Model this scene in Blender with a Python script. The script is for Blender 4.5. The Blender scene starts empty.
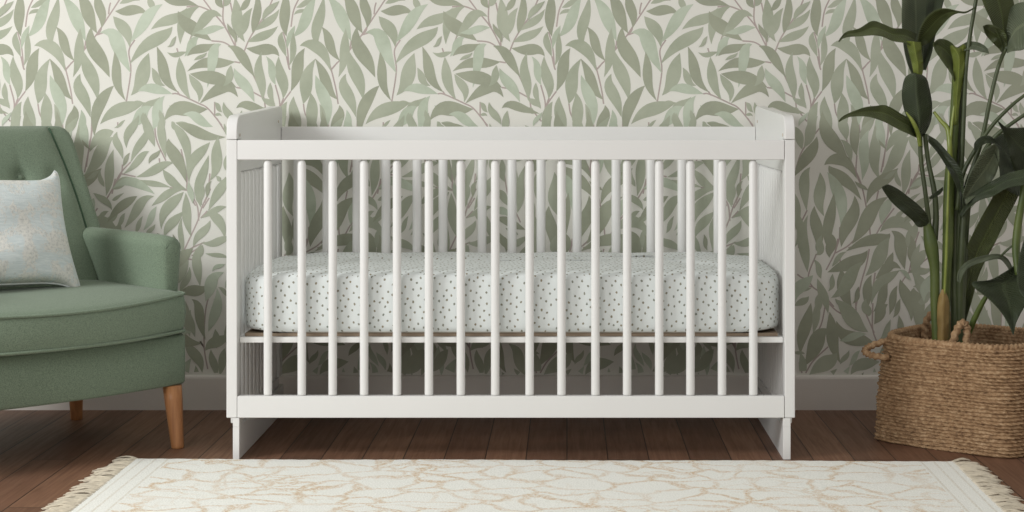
import bpy, bmesh, math, random
from mathutils import Vector, Matrix

random.seed(7)
S = bpy.context.scene
C = S.collection

# ------------------------------------------------------------------ camera
F = 1726.0            # focal length in pixels of the 1024 wide frame
VX, VY = 567.0, 106.0  # where the straight-ahead direction falls in the frame
CAMY, CAMZ = -4.2, 0.861
cd = bpy.data.cameras.new('camera')
cam = bpy.data.objects.new('camera', cd)
C.objects.link(cam)
cam.location = (0, CAMY, CAMZ)
cam.rotation_euler = (math.pi / 2, 0, 0)
cd.sensor_width = 36.0
cd.lens = F * 36.0 / 1024.0
cd.shift_x = -(VX - 512) / 1024.0
cd.shift_y = -(256 - VY) / 1024.0
cd.clip_start = 0.05
S.camera = cam

# ------------------------------------------------------------------ world, light, exposure
S.view_settings.view_transform = 'Standard'
S.view_settings.look = 'None'
S.view_settings.exposure = 0.0
S.view_settings.gamma = 1.0
S.view_settings.use_curve_mapping = False
W = bpy.data.worlds.new('world')
S.world = W
W.use_nodes = True
W.node_tree.nodes['Background'].inputs[0].default_value = (1.0, 0.96, 0.915, 1)
W.node_tree.nodes['Background'].inputs[1].default_value = 0.62

def area(name, loc, target, size, energy, color=(1, 1, 1), sy=None):
    ld = bpy.data.lights.new(name, 'AREA')
    ld.shape = 'RECTANGLE'
    ld.size = size
    ld.size_y = sy or size
    ld.energy = energy
    ld.color = color
    o = bpy.data.objects.new(name, ld)
    C.objects.link(o)
    o.location = loc
    o.rotation_euler = (Vector(target) - Vector(loc)).to_track_quat('-Z', 'Y').to_euler()
    return o

area('window_light', (-3.4, -2.0, 2.0), (-0.5, 0.5, 0.5), 1.0, 86, (0.99, 1.0, 0.995))
area('room_light', (-2.7, -4.5, 1.9), (-0.4, 0.5, 0.5), 1.7, 46, (0.98, 0.995, 1.0))

# ------------------------------------------------------------------ helpers
def P(px, py, d):
    """world point seen at a frame position at a given distance from the camera"""
    return Vector(((px - VX) * d / F, CAMY + d, CAMZ - (py - VY) * d / F))

def tag(o, label=None, cat=None, group=None, kind=None):
    if label: o['label'] = label
    if cat: o['category'] = cat
    if group: o['group'] = group
    if kind: o['kind'] = kind
    return o

def link(name, me, mat, parent=None, smooth=False):
    o = bpy.data.objects.new(name, me)
    C.objects.link(o)
    mats = mat if isinstance(mat, (list, tuple)) else [mat]
    for m in mats:
        me.materials.append(m)
    if parent: o.parent = parent
    if smooth:
        me.polygons.foreach_set('use_smooth', [True] * len(me.polygons))
    return o

def obj(name, bm, mat, parent=None, smooth=False, recalc=True, bevel=0, seg=2, subsurf=0, solid=0):
    if recalc:
        bmesh.ops.recalc_face_normals(bm, faces=bm.faces[:])
    me = bpy.data.meshes.new(name)
    bm.to_mesh(me)
    bm.free()
    o = link(name, me, mat, parent, smooth)
    if solid:
        m = o.modifiers.new('solid', 'SOLIDIFY'); m.thickness = solid; m.offset = 0
    if bevel:
        m = o.modifiers.new('bevel', 'BEVEL'); m.width = bevel; m.segments = seg
        m.limit_method = 'ANGLE'; m.angle_limit = math.radians(40)
        me.polygons.foreach_set('use_smooth', [True] * len(me.polygons))
        w = o.modifiers.new('wn', 'WEIGHTED_NORMAL'); w.keep_sharp = False
    if subsurf:
        m = o.modifiers.new('sub', 'SUBSURF'); m.levels = subsurf; m.render_levels = subsurf
    return o

def empty(name, loc, rz=0):
    o = bpy.data.objects.new(name, None)
    C.objects.link(o)
    o.location = loc
    o.rotation_euler = (0, 0, rz)
    o.empty_display_size = 0.1
    return o

def box(bm, x0, x1, y0, y1, z0, z1):
    vs = [bm.verts.new((x, y, z)) for x in (x0, x1) for y in (y0, y1) for z in (z0, z1)]
    for f in ((0, 1, 3, 2), (4, 6, 7, 5), (0, 4, 5, 1), (2, 3, 7, 6), (0, 2, 6, 4), (1, 5, 7, 3)):
        bm.faces.new([vs[i] for i in f])

def loft(bm, loops, closed=True, cap=True):
    rows = [[bm.verts.new(p) for p in l] for l in loops]
    n = len(rows[0])
    for a, b in zip(rows, rows[1:]):
        for i in range(n if closed else n - 1):
            j = (i + 1) % n
            try: bm.faces.new((a[i], a[j], b[j], b[i]))
            except ValueError: pass
    if cap and closed:
        for r in (rows[0], rows[-1]):
            try: bm.faces.new(r)
            except ValueError: pass
    return rows

def tube(bm, pts, rad, n=10, cap=True, closed=False, flat=1.0):
    """round (or flattened) tube along pts with a radius per point"""
    pts = [Vector(p) for p in pts]
    m = len(pts)
    if not isinstance(rad, (list, tuple)): rad = [rad] * m
    up = Vector((0.13, 0.21, 1)).normalized()
    rows = []
    prev = None
    for i, p in enumerate(pts):
        if closed:
            t = pts[(i + 1) % m] - pts[i - 1]
        else:
            t = pts[min(i + 1, m - 1)] - pts[max(i - 1, 0)]
        t.normalize()
        if prev is None:
            u = t.cross(up)
            if u.length < 0.1: u = t.cross(Vector((1, 0, 0)))
            u.normalize()
        else:
            u = prev - t * prev.dot(t); u.normalize()
        prev = u
        v = t.cross(u)
        rows.append([p + (u * math.cos(a) + v * math.sin(a) * flat) * rad[i]
                     for a in (2 * math.pi * k / n for k in range(n))])
    if closed:
        rows.append(rows[0])
        rs = [[bm.verts.new(q) for q in r] for r in rows[:-1]]
        rs.append(rs[0])
        for a, b in zip(rs, rs[1:]):
            for i in range(n):
                j = (i + 1) % n
                bm.faces.new((a[i], a[j], b[j], b[i]))
    else:
        loft(bm, rows, True, cap)

def spline(pts, n=8):
    """Catmull-Rom through tuples of any length"""
    pts = [tuple(p) for p in pts]
    q = [tuple(2 * a - b for a, b in zip(pts[0], pts[1]))] + pts + [tuple(2 * a - b for a, b in zip(pts[-1], pts[-2]))]
    out = []
    for i in range(1, len(q) - 2):
        for k in range(n):
            t = k / n
            out.append(tuple(0.5 * (2 * b + (c - a) * t + (2 * a - 5 * b + 4 * c - d) * t * t + (3 * b - a - 3 * c + d) * t ** 3)
                             for a, b, c, d in zip(q[i - 1], q[i], q[i + 1], q[i + 2])))
    out.append(pts[-1])
    return out

# ------------------------------------------------------------------ materials
def srgb(r, g, b):
    f = lambda c: (c / 255) / 12.92 if c / 255 <= 0.04045 else ((c / 255 + 0.055) / 1.055) ** 2.4
    return (f(r), f(g), f(b), 1)

class NT:
    def __init__(s, name, rough=0.5, spec=0.4):
        s.m = bpy.data.materials.new(name); s.m.use_nodes = True
        s.t = s.m.node_tree; s.b = s.t.nodes['Principled BSDF']
        s.b.inputs['Roughness'].default_value = rough
        s.b.inputs['Specular IOR Level'].default_value = spec
    def n(s, ty, **kw):
        nd = s.t.nodes.new(ty)
        for k, v in kw.items():
            if k.startswith('i_'):
                key = k[2:]
                nd.inputs[int(key) if key.isdigit() else key.replace('_', ' ')].default_value = v
            else: setattr(nd, k, v)
        return nd
    def l(s, a, b): s.t.links.new(a, b)
    def coord(s, out='Object', scale=(1, 1, 1), rot=(0, 0, 0)):
        tc = s.n('ShaderNodeTexCoord'); mp = s.n('ShaderNodeMapping')
        mp.inputs['Scale'].default_value = scale; mp.inputs['Rotation'].default_value = rot
        s.l(tc.outputs[out], mp.inputs[0]); return mp.outputs[0]
    def noise(s, vec, scale, detail=3, rough=0.5, dist=0):
        nd = s.n('ShaderNodeTexNoise'); nd.inputs['Scale'].default_value = scale
        nd.inputs['Detail'].default_value = detail; nd.inputs['Roughness'].default_value = rough
        nd.inputs['Distortion'].default_value = dist
        if vec: s.l(vec, nd.inputs['Vector'])
        return nd.outputs['Fac']
    def ramp(s, fac, stops, interp='LINEAR'):
        r = s.n('ShaderNodeValToRGB'); r.color_ramp.interpolation = interp
        e = r.color_ramp.elements
        while len(e) < len(stops): e.new(0.5)
        for el, (p, c) in zip(e, stops): el.position = p; el.color = c
        s.l(fac, r.inputs[0]); return r.outputs[0]
    def mix(s, fac, a, b, mode='MIX'):
        m = s.n('ShaderNodeMix', data_type='RGBA', blend_type=mode)
        for sock, v in ((0, fac), (6, a), (7, b)):
            if hasattr(v, 'links'): s.l(v, m.inputs[sock])
            else: m.inputs[sock].default_value = v
        return m.outputs[2]
    def math(s, op, a, b=0.0, clamp=False):
        m = s.n('ShaderNodeMath', operation=op, use_clamp=clamp)
        for i, v in enumerate((a, b)):
            if hasattr(v, 'links'): s.l(v, m.inputs[i])
            else: m.inputs[i].default_value = v
        return m.outputs[0]
    def bump(s, h, strength=0.3, dist=0.002):
        b = s.n('ShaderNodeBump'); b.inputs['Strength'].default_value = strength
        b.inputs['Distance'].default_value = dist
        s.l(h, b.inputs['Height']); s.l(b.outputs[0], s.b.inputs['Normal'])
    def col(s, c):
        if hasattr(c, 'links'): s.l(c, s.b.inputs['Base Color'])
        else: s.b.inputs['Base Color'].default_value = c
        return s
K0, K1 = (0, 0, 0, 1), (1, 1, 1, 1)

def simple(name, c, rough=0.5, spec=0.4, var=0.06, scale=20, bump=0, bscale=300, bdist=0.001):
    t = NT(name, rough, spec)
    v = t.coord()
    n = t.noise(v, scale)
    d = tuple(x * (1 - var * 2) for x in c[:3]) + (1,)
    t.col(t.ramp(n, [(0.3, d), (0.7, c)]))
    if bump: t.bump(t.noise(v, bscale, 2), bump, bdist)
    return t.m

M = {}
M['white'] = simple('white_paint', srgb(224, 224, 222), 0.38, 0.4, 0.008, 6)
M['base'] = simple('baseboard_paint', srgb(218, 213, 206), 0.45, 0.4, 0.02, 4)
M['paper'] = simple('wallpaper_ground', srgb(224, 223, 215), 0.85, 0.15, 0.03, 3)
def leafpaper(name, c, c2):
    t = NT(name, 0.85, 0.15)
    v = t.coord()
    n = t.noise(v, 9, 4, 0.6); n2 = t.noise(v, 60, 3, 0.6)
    k = t.mix(t.ramp(n, [(0.35, K0), (0.68, K1)]), c, c2)
    t.col(t.mix(t.ramp(n2, [(0.4, K0), (0.75, (0.35, 0.35, 0.35, 1))]), k, c2))
    return t.m
M['pl0'] = leafpaper('wallpaper_leaf_deep', srgb(152, 156, 138), srgb(165, 169, 150))
M['pl1'] = leafpaper('wallpaper_leaf_mid', srgb(161, 167, 148), srgb(176, 181, 163))
M['pl2'] = leafpaper('wallpaper_leaf_pale', srgb(172, 181, 162), srgb(192, 201, 184))
M['pstem'] = simple('wallpaper_twig', srgb(180, 167, 162), 0.85, 0.1, 0.05, 8)

def fabric():
    t = NT('green_upholstery', 0.85, 0.2)
    v = t.coord()
    n = t.noise(v, 420, 2, 0.6); n2 = t.noise(v, 5, 3)
    c = t.ramp(n, [(0.3, srgb(95, 110, 93)), (0.7, srgb(127, 142, 122))])
    t.col(t.mix(t.math('MULTIPLY', n2, 0.25), c, srgb(118, 132, 112)))
    t.b.inputs['Sheen Weight'].default_value = 0.12
    t.b.inputs['Sheen Roughness'].default_value = 0.5
    t.bump(n, 0.5, 0.0015)
    return t.m
M['green'] = fabric()
M['piping'] = simple('green_piping', srgb(72, 96, 76), 0.85, 0.2, 0.15, 300, 0.3, 500)

def wood_leg():
    t = NT('leg_wood', 0.4, 0.4)
    v = t.coord(scale=(30, 30, 2.5))
    t.col(t.ramp(t.noise(v, 2.5, 5, 0.6), [(0.3, srgb(150, 100, 62)), (0.7, srgb(188, 134, 88))]))
    return t.m
M['leg'] = wood_leg()

def floor_mat():
    t = NT('wood_floor', 0.42, 0.35)
    geo = t.n('ShaderNodeNewGeometry'); sep = t.n('ShaderNodeSeparateXYZ')
    t.l(geo.outputs['Position'], sep.inputs[0])
    cmb = t.n('ShaderNodeCombineXYZ')
    t.l(sep.outputs[1], cmb.inputs[0]); t.l(sep.outputs[0], cmb.inputs[1])
    br = t.n('ShaderNodeTexBrick'); br.offset = 0.37
    br.inputs['Scale'].default_value = 1
    br.inputs['Mortar Size'].default_value = 0.0015
    br.inputs['Mortar Smooth'].default_value = 0.3
    br.inputs['Brick Width'].default_value = 1.35
    br.inputs['Row Height'].default_value = 0.1
    br.inputs['Color1'].default_value = K0; br.inputs['Color2'].default_value = K1
    br.inputs['Mortar'].default_value = (0.5, 0.5, 0.5, 1)
    t.l(cmb.outputs[0], br.inputs['Vector'])
    base = t.ramp(br.outputs['Color'], [(0.0, srgb(104, 77, 60)), (0.5, srgb(114, 83, 64)), (1.0, srgb(136, 102, 79))])
    mp = t.n('ShaderNodeMapping'); mp.inputs['Scale'].default_value = (1.2, 24, 1)
    off = t.n('ShaderNodeVectorMath', operation='ADD')
    t.l(cmb.outputs[0], off.inputs[0]); t.l(br.outputs['Color'], off.inputs[1])
    t.l(off.outputs[0], mp.inputs[0])
    g = t.noise(mp.outputs[0], 3.5, 6, 0.65, 0.6)
    c = t.mix(t.ramp(g, [(0.3, (0.7, 0.7, 0.7, 1)), (0.62, K0)]), base, srgb(88, 60, 45))
    blot = t.noise(cmb.outputs[0], 3.0, 4, 0.6)
    c = t.mix(t.ramp(blot, [(0.45, K0), (0.75, (0.45, 0.45, 0.45, 1))]), c, srgb(140, 100, 78))
    c = t.mix(br.outputs['Fac'], c, srgb(34, 22, 17))
    t.col(c)
    t.l(t.ramp(g, [(0.2, (0.6, 0.6, 0.6, 1)), (0.8, (0.42, 0.42, 0.42, 1))]), t.b.inputs['Roughness'])
    h = t.math('SUBTRACT', t.math('MULTIPLY', g, 0.3), br.outputs['Fac'])
    t.bump(h, 0.4, 0.0015)
    return t.m
M['floor'] = floor_mat()

def sheet_mat():
    t = NT('dotted_sheet', 0.9, 0.1)
    uv = t.coord('UV')
    vo = t.n('ShaderNodeTexVoronoi', voronoi_dimensions='2D')
    vo.inputs['Scale'].default_value = 60; vo.inputs['Randomness'].default_value = 0.42
    mp = t.n('ShaderNodeMapping'); mp.inputs['Rotation'].default_value = (0, 0, 0.6); mp.inputs['Scale'].default_value = (1, 0.85, 1)
    t.l(uv, mp.inputs[0]); t.l(mp.outputs[0], vo.inputs['Vector'])
    wob = t.math('ADD', vo.outputs['Distance'], t.math('MULTIPLY', t.math('SUBTRACT', t.noise(uv, 260, 1), 0.5), 0.22))
    dot = t.ramp(wob, [(0.115, K1), (0.175, K0)])
    tone = t.mix(vo.outputs['Color'], srgb(140, 130, 108), srgb(124, 132, 124))
    t.col(t.mix(dot, srgb(216, 221, 220), tone))
    t.bump(t.noise(t.coord(), 500, 2), 0.15, 0.001)
    return t.m
M['sheet'] = sheet_mat()
M['hem'] = simple('sheet_hem', srgb(205, 198, 186), 0.9, 0.1, 0.06, 60)
M['paddk'] = simple('pad_cover', srgb(142, 126, 108), 0.8, 0.2, 0.05, 8)
M['board'] = simple('support_board', srgb(206, 196, 182), 0.6, 0.2, 0.04, 8)

def rug_mat():
    t = NT('rug_pile', 0.95, 0.05)
    v = t.coord()
    nz = t.n('ShaderNodeTexNoise'); nz.inputs['Scale'].default_value = 7; nz.inputs['Detail'].default_value = 2
    t.l(v, nz.inputs['Vector'])
    ad = t.n('ShaderNodeVectorMath', operation='MULTIPLY_ADD')
    ad.inputs[1].default_value = (0.16, 0.16, 0)
    t.l(nz.outputs['Color'], ad.inputs[0]); t.l(v, ad.inputs[2])
    def veins(scale, w, sx):
        mp = t.n('ShaderNodeMapping'); mp.inputs['Scale'].default_value = (sx, 1, 0)
        t.l(ad.outputs[0], mp.inputs[0])
        vo = t.n('ShaderNodeTexVoronoi', feature='DISTANCE_TO_EDGE', voronoi_dimensions='2D')
        vo.inputs['Scale'].default_value = scale
        t.l(mp.outputs[0], vo.inputs['Vector'])
        return t.ramp(vo.outputs['Distance'], [(0.0, K1), (w * 0.5, (0.75, 0.75, 0.75, 1)), (w, K0)])
    a = veins(12.5, 0.12, 0.72); b = veins(21, 0.10, 0.6)
    b = t.math('MULTIPLY', b, t.ramp(t.noise(v, 4, 2), [(0.5, K0), (0.62, K1)]))
    e = t.math('MAXIMUM', a, b)
    sp = t.ramp(t.noise(v, 150, 3, 0.8), [(0.40, K0), (0.58, K1)])
    fade = t.ramp(t.noise(v, 5, 3), [(0.3, (0.25, 0.25, 0.25, 1)), (0.6, K1)])
    fac = t.math('MULTIPLY', t.math('MULTIPLY', e, fade), t.math('ADD', t.math('MULTIPLY', sp, 0.85), 0.08))
    # plain woven borders along both fringed ends
    sep = t.n('ShaderNodeSeparateXYZ'); t.l(v, sep.inputs[0])
    ax = t.math('SUBTRACT', 0.984, t.math('ABSOLUTE', sep.outputs[0]))
    inb = t.math('LESS_THAN', ax, 0.085)
    fac = t.math('MULTIPLY', fac, t.math('SUBTRACT', 1.0, inb))
    def line(x, w):
        return t.math('LESS_THAN', t.math('ABSOLUTE', t.math('SUBTRACT', ax, x)), w)
    ln = t.math('MAXIMUM', t.math('MAXIMUM', line(0.018, 0.0025), line(0.048, 0.0028)), line(0.078, 0.0028))
    ln = t.math('MULTIPLY', ln, t.math('ADD', t.math('MULTIPLY', sp, 0.3), 0.08))
    c = t.ramp(t.noise(v, 260, 2), [(0.3, srgb(228, 229, 222)), (0.7, srgb(246, 246, 240))])
    c = t.mix(fac, c, srgb(204, 172, 128))
    c = t.mix(ln, c, srgb(186, 170, 140))
    t.col(c)
    t.bump(t.noise(v, 240, 3), 0.6, 0.003)
    return t.m
M['rug'] = rug_mat()
M['fringe'] = simple('fringe_yarn', srgb(216, 206, 186), 0.95, 0.05, 0.12, 60, 0.4, 900)

def basket_mat():
    t = NT('seagrass', 0.7, 0.25)
    v = t.coord()
    n = t.noise(v, 85, 3, 0.65); n2 = t.noise(v, 7, 2)
    c = t.ramp(n, [(0.28, srgb(108, 84, 62)), (0.5, srgb(158, 128, 96)), (0.8, srgb(204, 178, 144))])
    t.col(t.mix(t.math('MULTIPLY', n2, 0.3), c, srgb(158, 122, 88)))
    t.bump(t.noise(v, 500, 2), 0.4, 0.001)
    return t.m
M['basket'] = basket_mat()

def leafmat(name, a, b, rough=0.35, veins=True):
    t = NT(name, rough, 0.5)
    uv = t.coord('UV')
    n = t.noise(t.coord(), 16, 3)
    c = t.mix(t.ramp(n, [(0.3, K0), (0.7, K1)]), a, b)
    if veins:
        wv = t.n('ShaderNodeTexWave', wave_type='BANDS', bands_direction='X')
        wv.inputs['Scale'].default_value = 5.5; wv.inputs['Distortion'].default_value = 0.6
        sep = t.n('ShaderNodeSeparateXYZ'); t.l(uv, sep.inputs[0])
        cb = t.n('ShaderNodeCombineXYZ')
        # veins sweep from the midrib to the rim
        t.l(t.math('ADD', sep.outputs[1], t.math('MULTIPLY', t.math('ABSOLUTE', t.math('SUBTRACT', sep.outputs[0], 0.5)), -0.5)), cb.inputs[0])
        t.l(cb.outputs[0], wv.inputs['Vector'])
        mid = t.math('LESS_THAN', t.math('ABSOLUTE', t.math('SUBTRACT', sep.outputs[0], 0.5)), 0.035)
        c = t.mix(t.math('MULTIPLY', wv.outputs['Fac'], 0.22), c, tuple(min(1, x * 2.0 + 0.01) for x in b[:3]) + (1,))
        c = t.mix(t.math('MULTIPLY', mid, 0.25), c, tuple(min(1, x * 2.6 + 0.015) for x in b[:3]) + (1,))
        t.bump(t.math('ADD', wv.outputs['Fac'], t.math('MULTIPLY', t.noise(t.coord(), 70, 2), 0.8)), 0.7, 0.004)
    t.col(c)
    return t.m
M['lfdark'] = leafmat('leaf_dark_green', srgb(46, 55, 38), srgb(62, 72, 48), 0.42)
M['lfmid'] = leafmat('leaf_olive_green', srgb(66, 74, 40), srgb(84, 94, 52), 0.45)
M['lfgrey'] = leafmat('leaf_grey_green', srgb(82, 92, 72), srgb(104, 112, 88), 0.5)
M['lfpale'] = leafmat('leaf_fresh_green', srgb(92, 106, 44), srgb(126, 138, 62), 0.4)
M['stdark'] = leafmat('stem_dark_green', srgb(58, 68, 42), srgb(78, 88, 56), 0.45, False)
M['stmid'] = leafmat('stem_green', srgb(70, 86, 40), srgb(96, 108, 54), 0.45, False)
M['stlite'] = leafmat('stem_fresh_green', srgb(112, 126, 50), srgb(144, 154, 76), 0.35, False)
M['dry'] = leafmat('dry_sheath', srgb(124, 102, 58), srgb(156, 130, 76), 0.6, False)
M['soil'] = simple('soil', srgb(58, 44, 34), 0.95, 0.1, 0.3, 60, 0.8, 120, 0.01)
M['pot'] = simple('nursery_pot', srgb(48, 42, 38), 0.6, 0.3, 0.05)

def pillow_mat():
    t = NT('pillow_weave', 0.9, 0.1)
    tc = t.coord(); sep = t.n('ShaderNodeSeparateXYZ'); t.l(tc, sep.inputs[0])
    # motif mirrored left and right about columns 0.19 m apart
    pm = t.math('PINGPONG', t.math('ADD', sep.outputs[0], 1.9), 0.095)
    cb = t.n('ShaderNodeCombineXYZ'); t.l(pm, cb.inputs[0]); t.l(sep.outputs[1], cb.inputs[1])
    vec = cb.outputs[0]
    a = t.noise(vec, 17, 4, 0.6, 0.8)
    thr = t.noise(tc, 300, 2, 0.6)
    f = t.ramp(t.math('ADD', a, t.math('MULTIPLY', t.math('SUBTRACT', thr, 0.5), 0.3)), [(0.46, K0), (0.52, K1)])
    base = t.ramp(t.noise(t.coord(scale=(1, 6, 1)), 40, 3), [(0.3, srgb(196, 207, 208)), (0.7, srgb(214, 222, 222))])
    motif = t.ramp(t.noise(tc, 130, 3, 0.7), [(0.35, srgb(188, 188, 182)), (0.5, srgb(216, 215, 209)), (0.7, srgb(228, 225, 215))])
    t.col(t.mix(t.math('MULTIPLY', f, 0.8), base, motif))
    t.bump(t.math('ADD', thr, f), 0.35, 0.0015)
    return t.m
M['pillow'] = pillow_mat()
M['pipew'] = simple('pillow_edge', srgb(214, 219, 218), 0.9, 0.1, 0.03)

# ------------------------------------------------------------------ floor, wall, baseboard
WY = 0.70
bm = bmesh.new()
box(bm, -3.0, 3.0, -4.6, WY + 0.1, -0.05, 0)
tag(obj('floor', bm, M['floor']), 'dark brown wooden plank floor running towards the wall', kind='structure')

bm = bmesh.new()
box(bm, -3.0, 3.0, WY - 0.014, WY, 0, 0.088)
r = loft(bm, [[(x, WY - 0.014, 0.088), (x, WY - 0.0125, 0.0935), (x, WY - 0.008, 0.0972), (x, WY, 0.0975), (x, WY, 0.088)] for x in (-3.0, 3.0)])
tag(obj('baseboard_back', bm, M['base']), 'painted baseboard along the papered wall', kind='structure')

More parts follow.
